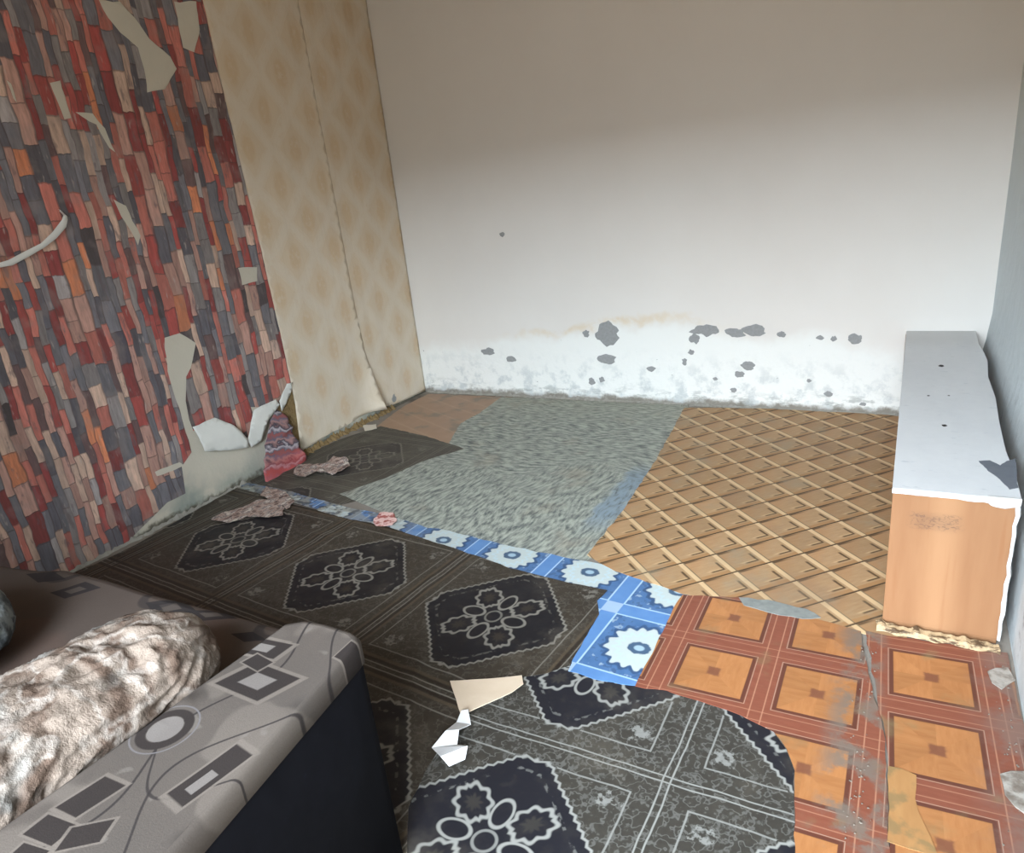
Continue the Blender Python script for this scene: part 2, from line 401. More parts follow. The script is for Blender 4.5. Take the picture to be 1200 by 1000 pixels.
def m_fold(P, x, y, z):
    t = z * 26 + y * 5 + noi(P, 8, 3) * 1.6
    c = ramp(fract(t * .37 + noi(P, 20, 2) * .9), [(0, (76, 74, 88)), (.18, (176, 168, 172)), (.3, (58, 56, 68)), (.5, (160, 124, 120)), (.68, (96, 92, 106)), (.84, (138, 84, 82))])
    c = mixc(c, (176, 70, 68), sstep(z, .13, .04) * .6)
    return c
ob.data.materials.append(mat('fold_print', m_fold, (0, -3, 0), .75))
# thin white curl of torn backing
path = [(-4, 312), (12, 308), (30, 298), (48, 288), (62, 276), (74, 262), (77, 254), (70, 246)]
wid = [.008, .012, .012, .010, .014, .016, .014, .004]
vs = []; fs = []
for i, (pp, ww) in enumerate(zip(path, wid)):
    a = at(pp[0], pp[1], 0, .02); q = Vector((.012 + .02 * math.sin(i * .45), a.y, a.z))
    vs += [tuple(q + Vector((0, -ww * .3, ww))), tuple(q + Vector((.012, 0, 0))), tuple(q + Vector((0, ww * .3, -ww)))]
    if i: b = (i - 1) * 3; c_ = i * 3; fs += [(b, c_, c_ + 1, b + 1), (b + 1, c_ + 1, c_ + 2, b + 2)]
tag(link('torn_paper_curl', vs, fs, pback, parent=sw, smooth=True), 'long white curl of torn paper')

# beige strips
def beige(name, pts2, off, label):
    t = thing(name, (0, -1, 0), label, 'wallpaper', 'beige wallpaper strips')
    vs, fs = sheetmesh(jag(pts2, .06, .0016, 4), lambda a, b, k: (off(a, b) - .0014 * k, a, b), .001, .045)
    link('paper_sheet', vs, fs, beige_mat, parent=t, smooth=True)
    return t
def offL(a, b):
    d = max(0, 1 - (-.60 - a) / .17) if a < -.60 else 1
    lift = .085 * max(0, 1 - b / .5) ** 1.2 + .012 * (b < 1.9)
    return .006 + d * d * lift + .003 * noise.noise(Vector((a * 3, b * 1.2, 1)))
bl_ = [(-1.383, 2.8)] + wl([(237, 0), (262, 110), (300, 270), (330, 400), (345, 470), (352, 529)]) + [(-1.25, .035), (-1.1, .05), (-.95, .045), (-.80, .062), (-.68, .06), (-.600, .055), (-.618, .25), (-.640, .50), (-.655, .8), (-.66, 1.3), (-.665, 1.9), (-.665, 2.8)]
b1 = beige('beige_wallpaper', bl_, offL, 'beige damask wallpaper strip with a lifted right edge')
br_ = [(-.69, 2.8), (-.69, 1.0), (-.68, .3), (-.64, .08), (-.5, .045), (-.42, .03), (-.3, .02), (-.004, .012), (-.004, 2.8)]
b2 = beige('beige_wallpaper', br_, lambda a, b: .003 + .002 * (1 + noise.noise(Vector((a * 3, b * 2, 7)))), 'beige damask wallpaper strip running into the back corner')
# small dark torn notch at the foot of the corner strip
vs, fs = sheetmesh(blob(at(461, 467, 0, 0).y, at(461, 467, 0, 0).z, .022, .03, 5), lambda a, b, k: (.0085 - .001 * k, a, b), .001, .05)
tag(link('torn_notch', vs, fs, m_bare, parent=b2), 'grey torn notch')

# ================================================================== FLOOR COVERINGS
def rot(x, y, cx, cy, deg):
    a = math.radians(deg); X_ = x - cx; Y_ = y - cy
    return X_ * math.cos(a) + Y_ * math.sin(a), Y_ * math.cos(a) - X_ * math.sin(a)
def medallion(P, x, y, cx, cy, pit, deg, base1, base2, line, dark, r0=.33, wear=.5, sq=1.0, ir=0.0):
    X0, Y0 = rot(x, y, cx, cy, deg)
    n = noi(P, 7, 2); n2 = noi(vec(y, x, 2.0), 7, 2)
    X0 = X0 + (n - .5) * .012; Y0 = (Y0 + (n2 - .5) * .012) * sq
    Xc = (fract(X0 / pit + .5) - .5) * pit; Yc = (fract(Y0 / pit + .5) - .5) * pit
    ax = abs(Xc); ay = abs(Yc); hp = pit / 2
    c = mixc(base1, base2, noi(P, 45, 4, .7))
    orn = fmax(band(noi(P, 26, 2, .6), .5, .022, .02) * .55, sstep(noi(P, 48, 3, .6), .56, .66) * .4)                     # ornamental filigree
    c = mixc(c, line, orn * wear)
    mm = fmax(ax + ay, fmax(ax, ay) * 1.16)
    t = (ax - ay)
    saw = abs(fract(t * 26) - .5) * .022
    m = mm + saw
    dx = hp - ax; dy = hp - ay
    lines = fmax(fmax(band(dx, .010, .0022), band(dy, .010, .0022)), fmax(band(dx, .0, .0018), band(dy, .0, .0018)) * .0)
    L2 = hp - .075
    sqd = fmax(ax, ay)
    inner = band(sqd, L2, .0025) * (m > r0 + .012)
    c = mixc(c, line, inner * .75)
    # corner scrolls
    q1 = sqrt((ax - L2 + .05) * (ax - L2 + .05) + (ay - L2 + .05) * (ay - L2 + .05))
    c = mixc(c, line, sstep(q1 + (noi(P, 34, 3, .7) - .5) * .12, .035, .020) * sstep(noi(P, 60, 2), .42, .55) * .7 * (m > r0 + .02))
    c = mixc(c, dark, sstep(m, r0, r0 - .006))
    c = mixc(c, mixf_c(dark, base2), sstep(noi(P, 24, 3), .5, .66) * .4 * (m < r0))
    c = mixc(c, line, band(m, r0 - .002, .0055, .004))
    c = mixc(c, line, band(mm, r0 - .055, .006) * sstep(noi(P, 50, 2), .5, .6) * .35)
    # flower
    hi = fmax(ax, ay); lo = fmin(ax, ay)
    e1x = (hi - .088) / .044; e1y = lo / .027
    pd = sqrt(e1x * e1x + e1y * e1y)
    c = mixc(c, line, band(pd, 1.0, .13, .08))
    dg = (ax + ay) * .7071; dq = abs(ax - ay) * .7071
    e2x = (dg - .125) / .060; e2y = dq / .045
    ang = f('ARCTAN2', e2y, e2x)
    pe = sqrt(e2x * e2x + e2y * e2y) + sin(ang * 9) * .10
    c = mixc(c, line, band(pe, 1.0, .12, .08) * (mm < r0 - .02))
    c = mixc(c, base2, sstep(pe, .55, .3) * .5)
    rr = sqrt(ax * ax + ay * ay)
    c = mixc(c, line, band(rr, .030, .004) * .7)
    c = mixc(c, line, lines * .9)
    dust = noi(P, 3.5, 5, .65)
    c = mixc(c, (120, 112, 98), sstep(dust, .5, .8) * .28)
    return c
def mixf_c(a, b): return tuple((p + q) / 2 for p, q in zip(a[:3], b[:3]))
def m_A(P, x, y, z):
    c = medallion(P, x, y, 2.085, -2.57, .765, -6.0, (42, 37, 31), (60, 53, 44), (116, 112, 104), (23, 22, 26), r0=.335, wear=.35, sq=.93)
    # brown double stripes along the border bands
    X0, Y0 = rot(x, y, 2.085, -2.57, -6.0)
    dx = .3825 - abs((fract(X0 / .765 + .5) - .5) * .765); dy = .3825 - abs((fract(Y0 * .93 / .765 + .5) - .5) * .765)
    st = fmax(band(dx, .035, .006), band(dy, .035, .006))
    c = mixc(c, (80, 69, 55), st * .7)
    c = mixc(c, (36, 28, 22), fmax(band(dx, .022, .006), band(dy, .022, .006)) * .8)
    return c, noi(P, 5, 4) * .004
def m_B(P, x, y, z):
    c = medallion(P, x, y, 2.885 - .35, -3.06 - .35, .70, -1.0, (46, 43, 39), (64, 61, 55), (140, 140, 135), (29, 29, 35), r0=.33, wear=.5)
    return c, noi(P, 5, 4) * .003
def m_darkL(P, x, y, z):
    c = medallion(P, x, y, .48, -1.35, .74, -6, (58, 54, 48), (80, 76, 68), (112, 108, 100), (56, 52, 50), r0=.33, wear=.3)
    c = mixc(c, (96, 92, 82), sstep(noi(P, 5, 5, .6), .45, .7) * .6)
    return c, noi(P, 6, 4) * .004
def m_brown(P, x, y, z):
    c = mixc((150, 122, 100), (168, 140, 118), noi(P, 12, 5, .6))
    c = mixc(c, (122, 116, 104), sstep(noi(P, 5, 4), .52, .68) * .7)
    c = mixc(c, (186, 160, 132), band(fract((x * .5 + y) * 6), .5, .05, .05) * .25)
    return c
def m_grey(P, x, y, z):
    # short brush-like strokes, turning from across to along the room towards the door
    w1 = noi(P, 2.2, 2)
    s1 = noi(vec(x * 52 + w1 * 8, y * 15 - x * 12, 0.0), 1, 3, .6)
    s2 = noi(vec(x * 15 + y * 8, y * 50 + w1 * 10, 3.0), 1, 3, .6)
    k = sstep(y + (w1 - .5) * 1.2, -1.1, -1.5)
    s = mixf(s2, s1, k)
    c = mixc((92, 98, 96), (166, 170, 158), sstep(s, .30, .66))
    c = mixc(c, (182, 184, 168), sstep(s, .62, .76) * .6)
    c = mixc(c, (46, 50, 52), sstep(s, .36, .26) * .55)
    c = mixc(c, (140, 128, 110), sstep(noi(P, 3, 5, .6), .55, .7) * .35)
    c = mixc(c, (152, 148, 128), sstep(y, -.6, .0) * .3)
    bl = sstep(abs(x - 2.18 + (noi(P, 9, 3) - .5) * .2), .10, .03) * sstep(abs(y + 1.45), .45, .2)
    c = mixc(c, (120, 142, 160), bl * sstep(s, .2, .6) * .75)
    return c, s * .002
def m_orange(P, x, y, z):
    s = .1075
    X0 = (x - 3.066) / s; Y0 = (y + 1.995) / s
    u = (X0 + Y0) / 2; v = (X0 - Y0) / 2
    fu = fract(u); fv = fract(v)
    grain = noi(vec((x + y) * 12, (x - y) * 70, 0.0), 1, 4, .6)
    c = mixc((150, 118, 84), (180, 148, 110), grain)
    c = mixc(c, (164, 120, 80), sstep(fu + fv, .9, .3) * .5)
    idn = white(vec(floor_(u), floor_(v), 1.0))
    c = mulc(c, .88 + idn * .2)
    c = mixc(c, (158, 118, 76), sstep(fv, .80, .84) * .8)               # tan rail on the near right side
    c = mixc(c, (206, 176, 134), sstep(fu, .82, .85) * sstep(fv, .98, .9) * .9)   # bright rail on the far right side
    c = mixc(c, (70, 54, 38), fmax(band(fv, .98, .030, .02), band(fu, .985, .020, .015) * .75))
    c = mixc(c, (92, 70, 48), band(fv, .03, .035, .03) * sstep(fu, .7, .1))
    ch1 = band(fu, .74, .034, .02) * sstep(fv, .30, .40) * sstep(fv, .78, .74)
    ch2 = band(fv, .73, .034, .02) * sstep(fu, .34, .44) * sstep(fu, .76, .72)
    c = mixc(c, (80, 60, 40), fmax(ch1, ch2) * .9)
    c = mixc(c, (216, 184, 136), band(fv, .69, .02, .02) * sstep(fu, .2, .4) * sstep(fu, .74, .7) * .5)
    d = noi(P, 4, 5, .65)
    c = mixc(c, (150, 140, 118), sstep(d, .52, .72) * .45)
    c = mixc(c, (120, 100, 84), sstep(noi(P, 1.8, 3), .58, .7) * .3)
    return c
def m_blue(P, x, y, z):
    X0, Y0 = rot(x, y, 2.645, -2.57, -4.5)
    p = .372
    Xc = (fract(X0 / p + .5) - .5) * p; Yc = (fract(Y0 / p + .5) - .5) * p
    ax = abs(Xc); ay = abs(Yc); hp = p / 2; sqd = fmax(ax, ay)
    rr = sqrt(Xc * Xc + Yc * Yc); th = f('ARCTAN2', Yc, Xc)
    c = mixc((54, 88, 132), (84, 118, 158), noi(P, 26, 3))
    c = mixc(c, (60, 84, 118), sstep(noi(P, 45, 3), .56, .64) * .7)
    c = mixc(c, (150, 168, 182), sstep(noi(P, 34, 2), .60, .68) * .7)
    star = rr + sin(th * 16) * .008 + sin(th * 7) * .004 + (noi(P, 40, 2) - .5) * .02
    c = mixc(c, (52, 78, 112), sstep(star, .128, .120))
    c = mixc(c, (178, 188, 186), sstep(star, .112, .104))
    c = mixc(c, (172, 196, 206), band(star, .075, .006) * .6)
    ell = sqrt(Xc * Xc * 1.0 + Yc * Yc * 1.6)
    c = mixc(c, (66, 88, 112), sstep(ell + (noi(P, 50, 2) - .5) * .02, .044, .036))
    c = mixc(c, (150, 174, 188), sstep(ell, .022, .014))
    bd = mixc((72, 112, 164), (98, 138, 184), noi(P, 14, 3))
    c = mixc(c, bd, sstep(sqd, hp - .034, hp - .031))
    c = mixc(c, (158, 186, 212), band(sqd, hp - .033, .003))
    c = mixc(c, (160, 180, 200), sstep(fmin(ax, ay), hp - .034, hp - .031) * .8)
    c = mixc(c, (140, 140, 130), sstep(noi(P, 14, 5, .6), .40, .56) * .85 * sstep(x, 1.7, .7))
    c = mixc(c, (66, 70, 76), sstep(noi(P, 22, 4, .6), .52, .6) * .8 * sstep(x, 1.5, .8))
    return c
def m_terra(P, x, y, z, cx=2.90, cy=-2.60, deg=0.0):
    X0, Y0 = rot(x, y, cx, cy, deg)
    p = .302
    Xc = (fract(X0 / p + .5) - .5) * p; Yc = (fract(Y0 / p + .5) - .5) * p
    ax = abs(Xc); ay = abs(Yc); hp = p / 2; sqd = fmax(ax, ay)
    th = f('ARCTAN2', Yc, Xc)
    # eight veneer wedges meeting in the middle
    wd = floor_(th / (math.pi / 4) + 8); alt = white(vec(wd, floor_(X0 / p + .5), floor_(Y0 / p + .5)))
    g1 = noi(vec(Xc * 12 + wd, Yc * 60, 0.0), 1, 4, .6); g2 = noi(vec(Xc * 60, Yc * 12 + wd, 0.0), 1, 4, .6)
    g = mixf(g1, g2, alt > .5)
    c = mixc((142, 88, 50), (178, 126, 80), g)
    c = mulc(c, .86 + alt * .24)
    cen = fmax(ax, ay) + (noi(P, 60, 2) - .5) * .01
    c = mixc(c, (108, 66, 50), sstep(cen, .024, .014) * .85)
    frame = mixc((112, 62, 46), (134, 80, 62), noi(vec(x * 18, y * 90, 0.0), 1, 4))
    c = mixc(c, (92, 54, 42), sstep(sqd, .098, .101))
    c = mixc(c, frame, sstep(sqd, .109, .112))
    c = mixc(c, (176, 128, 102), band(hp - ax, 0.018, .0016, .0012) * .7)
    c = mixc(c, (176, 128, 102), band(hp - ay, 0.018, .0016, .0012) * .5)
    c = mixc(c, (206, 190, 168), band(sqd, .1135, .001, .001) * .4)
    return c
def m_terraL(P, x, y, z):
    c = m_terra(P, x, y, z, 2.90, -2.605)
    c = mixc(c, (112, 102, 92), sstep(noi(P, 9, 5, .65), .46, .60) * sstep(x, 3.20, 3.29) * .85)
    c = mixc(c, (120, 100, 72), sstep(noi(vec(x, y, 8.0), 9, 4), .60, .74) * .5)
    return c
def m_terraR(P, x, y, z):
    c = m_terra(P, x, y, z, 3.505, -2.725, 2.0)
    d = noi(P, 8, 5, .65)
    c = mixc(c, (120, 98, 88), sstep(d, .42, .6) * sstep(x, 3.55, 3.7) * .8)
    c = mixc(c, (112, 104, 94), sstep(d, .44, .56) * sstep(x, 3.39, 3.33) * .9)
    c = mixc(c, (126, 118, 84), sstep(noi(vec(x, y, 3.0), 7, 4), .58, .72) * .45)
    return c
def m_patch(P, x, y, z):
    return m_terra(P, x, y, z, 3.43, -2.9, 2)

floor_sheet('brown_vinyl', fl([(502, 462), (600, 466), (560, 520), (480, 530), (428, 512), (452, 492), (474, 476)]), .0022, m_brown, 'plain brown vinyl piece in the far left corner', rough=.6, seed=3)
floor_sheet('dark_patterned_vinyl', fl([(446, 500), (400, 515), (362, 532), (330, 552), (292, 562), (300, 575), (400, 592), (470, 575), (560, 560), (548, 528), (500, 512)]), .0036, m_darkL, 'worn dark patterned vinyl piece under the beige wallpaper', wave=.001, seed=5)
floor_sheet('grey_green_vinyl', fl([(588, 466), (562, 485), (540, 497), (526, 520), (545, 527), (500, 540), (450, 562), (398, 580), (460, 606), (560, 640), (684, 662), (700, 650), (808, 484), (806, 476)]), .0050, m_grey,
            'grey green vinyl sheet with short brush strokes', seed=8, wave=.0006)
floor_sheet('diamond_print_vinyl', fl([(802, 479), (766, 545), (730, 600), (688, 652), (720, 671), (800, 697), (868, 710), (960, 733), (1040, 750), (1062, 752), (1064, 490), (1000, 484), (900, 480)]), .0066, m_orange,
            'tan vinyl sheet printed with woven wooden diamonds', seed=11)
floor_sheet('dark_medallion_vinyl', fl([(478, 1020), (474, 950), (500, 900), (536, 846), (522, 786), (662, 776), (672, 760), (746, 800), (780, 806), (826, 822), (870, 838), (906, 858), (922, 880), (930, 905), (930, 960), (937, 1020), (940, 1080), (480, 1090)]),
            .0036, m_B, 'near dark grey vinyl with white outlined medallions, beside the orange wood print', seed=14, grid=.05,
            rough=.5)
floor_sheet('blue_tile_print_vinyl', fl([(284, 566), (330, 574), (400, 594), (450, 604), (520, 622), (600, 642), (690, 660), (760, 676), (806, 690), (812, 712), (790, 745), (762, 808), (706, 800), (666, 788), (672, 770), (690, 715), (620, 690), (500, 645), (400, 612), (318, 588), (282, 578)]),
            .0052, m_blue, 'bright blue and white vinyl printed as star tiles', seed=17, rough=.45, amp=.005)
A_pts = [(110, 664), (160, 640), (220, 605), (278, 573), (330, 586), (400, 608), (450, 618), (520, 640), (600, 668), (660, 684), (712, 694), (700, 706), (702, 722), (684, 752), (668, 782), (640, 792), (545, 806), (540, 842), (500, 905), (478, 950), (476, 1040), (440, 1120)]
floor_sheet('brown_black_medallion_vinyl', fl(A_pts) + [(2.2, -4.94), (.02, -4.94), (.02, -2.9)], .0072, m_A,
            'large brown black vinyl with worn medallions, running from couch to left wall', seed=20, wave=.0015, grid=.06, rough=.5,
            creases=[((.2, -2.2), (1.5, -2.3), .006, .02), ((1.60, -2.3), (2.1, -3.1), .007, .02), ((.9, -2.75), (2.0, -2.9), .005, .02), ((.5, -2.1), (1.0, -2.7), .005, .02)])
floor_sheet('wood_square_print_vinyl', fl([(800, 699), (868, 702), (940, 722), (1008, 742), (1020, 800), (1038, 870), (1040, 960), (1046, 1080), (936, 1080), (932, 1010), (930, 905), (922, 880), (906, 860), (868, 840), (822, 824), (780, 812), (744, 806), (770, 755), (790, 715)]),
            .0068, m_terraL, 'orange vinyl printed with wooden squares, between blue tiles and seam', seed=23, rough=.45)
floor_sheet('wood_square_print_vinyl', fl([(1014, 742), (1042, 748), (1100, 756), (1180, 768), (1192, 820), (1202, 870), (1240, 1060), (1052, 1080), (1042, 1000), (1044, 930), (1040, 880), (1030, 830), (1022, 790)]),
            .0082, m_terraR, 'orange vinyl printed with wooden squares, against the right wall', seed=26, rough=.5)
floor_sheet('wood_print_offcut', fl([(1041, 902), (1056, 904), (1072, 912), (1076, 955), (1090, 985), (1100, 1010), (1040, 990)]), .0100, lambda P, x, y, z: mixc(mixc((146, 102, 62), (176, 134, 86), noi(vec(x * 40, y * 9, 0.0), 1, 4)), (112, 100, 70), sstep(noi(P, 16, 4), .5, .62) * .6),
            'small yellowish wood print offcut near the bottom edge', 'offcut', seed=29, grid=.05)
floor_sheet('grey_strip_offcut', fl([(866, 703), (900, 706), (945, 716), (962, 727), (940, 728), (900, 720), (872, 712)]), .0092, lambda P, x, y, z: mixc((104, 108, 106), (146, 148, 142), noi(P, 40, 4)),
            'narrow grey offcut under the diamond print edge', 'offcut', seed=32, amp=.006, grid=.04)
# pale chips of plaster by the right wall
chips = [[(1156, 790), (1180, 786), (1188, 800), (1172, 812), (1162, 804)], [(1172, 912), (1200, 908), (1215, 930), (1210, 965), (1186, 950), (1176, 935)]]
lab = ['small whitish plaster stain chip nearest the wooden box', 'larger whitish plaster chip at the right frame edge']
for cpts, l_ in zip(chips, lab):
    floor_sheet('plaster_chip', fl(cpts), .0115, lambda P, x, y, z: (mixc((160, 154, 145), (118, 108, 98), sstep(noi(P, 28, 4), .4, .6)), noi(P, 60, 4) * .003), l_, 'plaster chip', group='plaster chips by the right wall', thick=.003, seed=35, grid=.03, amp=.008)

# ================================================================== THE BOX AGAINST THE WALL
bx = thing('storage_box', (3.52, -1.1, 0), 'long low wooden box with white board top along right wall', 'box')
X0b, X1b, YB, ZB = 3.354, 3.683, -2.185, .503
def m_ply(P, x, y, z):
    g = noi(vec(x * 22, y * 22, z * 3.0), 1, 5, .6)
    c = mixc((130, 90, 60), (150, 111, 78), g)
    c = mixc(c, (170, 130, 94), band(x, 3.50 + 0, .03, .05) * .5)
    c = mixc(c, (134, 88, 56), sstep(noi(vec(x * 30, y, z * 2.0), 1, 3), .55, .7) * .4)
    # illegible rubbed scribble in pencil
    s = band(noi(vec(x * 1.0, 0.0, z * 2.2), 34, 2), .5, .012, .02) * sstep(abs(x - 3.475), .085, .05) * sstep(abs(z - .40), .035, .018)
    c = mixc(c, (80, 64, 56), s * .5 + sstep(abs(x - 3.475), .085, .03) * sstep(abs(z - .40), .04, .01) * .25)
    return c, g * .001
ply = mat('plywood', m_ply, (3.52, -1.1, 0), .6, .3)
def m_top(P, x, y, z):
    c = mixc((222, 223, 223), (206, 208, 210), noi(vec(x * 6, y * 2, 0.0), 2, 5, .6))
    c = mixc(c, (176, 182, 188), sstep(noi(vec(x * 14, y * 40, 0.0), 1, 3, .6), .62, .72) * .5)
    c = mixc(c, (172, 168, 160), sstep(y, -.5, -.1) * .35)
    return c, noi(P, 20, 4) * .001
topm = mat('white_board', m_top, (3.52, -1.1, 0), .55, .3)
# end panel, side panels, back, divider rails
bevel(link('end_panel', *box_mesh(X0b, X1b - .006, YB, YB + .018, .022, ZB - .018), ply, parent=bx), .002)
bevel(link('side_panel', *box_mesh(X0b, X0b + .018, YB + .018, -.004, .004, ZB - .018), ply, parent=bx), .002)
bevel(link('side_panel', *box_mesh(X1b - .018, X1b, YB + .018, -.004, .004, ZB - .018), ply, parent=bx), .002)
bevel(link('bottom_rail', *box_mesh(X0b + .004, X1b - .01, YB + .006, YB + .03, .0, .024), ply, parent=bx), .002)
# top board with an uneven right edge
right_edge = [(3.683, YB - .006), (3.685, -2.0), (3.676, -1.8), (3.680, -1.5), (3.690, -1.2), (3.684, -.9), (3.700, -.62), (3.694, -.45), (3.683, -.3), (3.685, -.004)]
tp = [(X0b - .002, YB - .006)] + right_edge + [(X0b + .002, -.004)]
vs = [(a, b, ZB) for a, b in tp] + [(a, b, ZB - .018) for a, b in tp]; k = len(tp)
fs = [tuple(range(k)), tuple(reversed(range(k, 2 * k)))] + [(j + k, (j + 1) % k + k, (j + 1) % k, j) for j in range(k)]
bevel(link('top_board', vs, fs, topm, parent=bx), .002)
def top_patch(name, px, h, mt, label, s=1):
    pg = fl(px, ZB); vs, fs = sheetmesh(jag(pg, .015, .003, 3), lambda a, b, t: (a, b, ZB + h * (1 - t) + .0002), .001, .03)
    return tag(link(name, vs, fs, mt, parent=bx), label)
graym = mat('grey_patch_board', lambda P, x, y, z: mixc((92, 97, 106), (112, 116, 122), noi(P, 30, 4)), rough=.8)
darkm = mat('dark_hole', lambda P, x, y, z: (52, 48, 46), rough=.9)
top_patch('grey_patch', [(1147, 541), (1160, 540), (1172, 546), (1180, 541), (1190, 538), (1192, 556), (1193, 572), (1184, 574), (1172, 562), (1158, 552)], .0012, graym, 'grey patch by the near right corner')  # darker grey patch laid over the white board
for (u, v, r_, sd) in ((1103, 429, .012, 1), (1107, 499, .009, 2), (1088, 464, .005, 3), (1112, 464, .004, 4)):
    c = at(u, v, 2, ZB); pg = blob(c.x, c.y, r_, r_ * 1.3, sd, 12)
    vs, fs = sheetmesh(pg, lambda a, b, t: (a, b, ZB + .0008 * (1 - t) + .0002), .001, .05); link('dark_stain', vs, fs, darkm, parent=bx)
# white paint drip over the front edge of the top
whitem = mat('white_paint', lambda P, x, y, z: (mixc((206, 206, 204), (170, 168, 164), noi(P, 30, 3)), noi(P, 60, 3) * .002), rough=.5)
bm_ = [(3.60, .486), (3.61, .476), (3.625, .472), (3.645, .470), (3.665, .476), (3.683, .482), (3.684, .506), (3.60, .506)]
vs = [(a, YB - .010, b) for a, b in bm_] + [(a, YB + .001, b) for a, b in bm_]; k = len(bm_)
tag(bevel(link('paint_drip', vs, [tuple(range(k)), tuple(reversed(range(k, 2 * k)))] + [(j, j + k, (j + 1) % k + k, (j + 1) % k) for j in range(k)], whitem, parent=bx), .003), 'white paint drip on the front edge')
vs, fs = sheetmesh(jag([(X0b + .03, ZB - .002), (X0b + .30, ZB - .003), (X0b + .28, ZB - .022), (X0b + .15, ZB - .016), (X0b + .06, ZB - .02)], .02, .004), lambda a, b, t: (a, YB - .0075 + .002 * t, b), .001, .04)
link('paint_streak', vs, fs, whitem, parent=bx)
# torn white sealing strip down the right edge of the end panel
edge = []
for i in range(15):
    z = .02 + i * .033; edge.append((z, 3.674 + .006 * noise.noise(Vector((i * .8, 3, 1))) - .000 * i, .002 + .005 * abs(noise.noise(Vector((i * .9, 1, 1))))))
vs = []; fs = []
for i, (z, x_, w_) in enumerate(edge):
    z = min(z, ZB - .02)
    vs += [(x_ - w_, YB - .003, z), (x_ + w_ + .004, YB - .006, z), (x_ + w_ + .008, YB + .012, z)]
    if i: a = (i - 1) * 3; b = i * 3; fs += [(a, a + 1, b + 1, b), (a + 1, a + 2, b + 2, b + 1)]
tag(link('sealing_strip', vs, fs, whitem, parent=bx), 'torn white strip down the right edge')
# curled vinyl edge in front of the box: its own scrap
cv = mat('curled_vinyl_edge', lambda P, x, y, z: mixc((176, 152, 118), (84, 66, 48), sstep(noi(vec(x * 14, y * 60, z * 60), 1, 4, .7), .46, .6)), rough=.6)
vs = []; fs = []; N = 46
for i in range(N + 1):
    t = i / N; x_ = 3.335 + t * .34; y_ = -2.205 - .01 * t + .008 * noise.noise(Vector((t * 6, 0, 0)))
    w_ = .020 * (1 + .7 * noise.noise(Vector((t * 9, 2, 0)))) + .010; h_ = .016 * (1 + noise.noise(Vector((t * 13, 5, 0)))) * (1 - .3 * t)
    vs += [(x_, y_ + w_ * .6, .009), (x_, y_ + w_ * .1, .012 + h_), (x_ + .004, y_ - w_ * .6, .011 + h_ * .75), (x_ + .004, y_ - w_, .0092)]
    if i: a = (i - 1) * 4; b = i * 4; fs += [(a + j, b + j, b + j + 1, a + j + 1) for j in range(3)]
tag(link('curled_vinyl_scrap', vs, fs, cv, origin=(3.5, -2.2, 0), smooth=False), 'ragged cream and brown vinyl edge curling at the foot of the box', 'vinyl scrap')
cv.node_tree  # scrap pattern uses its own object space

# ================================================================== THE COUCH
ZS, ZSEAT = .62, .50
cp = Vector((1.45, -4.2, 0))
couch = thing('couch', cp, 'low padded couch in grey geometric fabric with a navy back', 'couch')
def quad(P, x, y, px, z):                                   # mask of a parallelogram given by three pixels on plane z
    a, b, d = [Vector(q) for q in fl(px, z)]
    e1 = b - a; e2 = d - a; det = e1.x * e2.y - e1.y * e2.x
    u = ((x - a.x) * e2.y - (y - a.y) * e2.x) / det; v = ((y - a.y) * e1.x - (x - a.x) * e1.y) / det
    return u, v
def qm(u, v, lo=0.0, hi=1.0):
    m_ = fmax(abs(u - .5), abs(v - .5)); h = (hi - lo) / 2
    return sstep(m_, h + .02, h - .02)
TAUPE = (82, 74, 68); TAUPE2 = (68, 63, 59); DG = (42, 37, 35); LG = (98, 90, 83)
def m_fab(P, x, y, z):
    c = mixc(TAUPE2, TAUPE, noi(P, 5, 3)); 
    c = mixc(c, LG, sstep(noi(P, 5.1, 2), .50, .54) * .5)
    c = mixc(c, (104, 98, 92), sstep(noi(P, 14, 2), .66, .70) * .4)
    # thin curvy dark lines
    for (k, o_, fr, am) in ((0, 3.93, 9, .05), (1, 2.25, 12, .03)):
        q = (y + o_ + am * sin(x * 22 + .6)) if k == 0 else (x - o_ - am * sin(y * 17 + 1.0))
        c = mixc(c, (42, 38, 37), band(q, 0, .0028, .0015) * .9)
    q = x - 2.36 + .06 * sin(y * 14); c = mixc(c, (42, 38, 37), band(q, 0, .0028, .0015) * .9)
    # motifs: dark squares with a lighter square inside
    for px, inner in (([(252, 803), (302, 778), (302, 824)], 1), ([(262, 762), (292, 745), (306, 772)], 0), ([(292, 747), (344, 757), (268, 763)], 1), ([(284, 778), (302, 768), (302, 788)], 0),
                      ([(196, 932), (278, 874), (214, 948)], 2), ([(66, 950), (124, 912), (90, 962)], 0), ([(28, 982), (58, 958), (62, 996)], 0), ([(66, 1002), (86, 974), (118, 990)], 0),
                      ([(392, 772), (412, 754), (404, 778)], 0), ([(10, 1010), (30, 992), (40, 1020)], 0)):
        u, v = quad(P, x, y, px, ZS)
        c = mixc(c, LG, qm(u, v, -.10, 1.10) * .8)
        c = mixc(c, DG, qm(u, v))
        if inner == 1: c = mixc(c, (98, 92, 88), qm(u, v, .27, .73))
        if inner == 2: c = mixc(c, (98, 92, 88), sstep(fmax(abs(u - .36) * 1.1, abs(v - .55)), .22, .20))
    r = at(194, 856, 2, ZS); rr = sqrt((x - r.x) * (x - r.x) + (y - r.y) * (y - r.y))
    c = mixc(c, DG, band(rr, .042, .009, .002)); c = mixc(c, (98, 92, 88), sstep(rr, .033, .031)); c = mixc(c, (92, 88, 88), band(rr, .060, .0015, .001))
    wv = noi(P, 400, 2)
    return mulc(c, .84 + wv * .3), wv * .0004
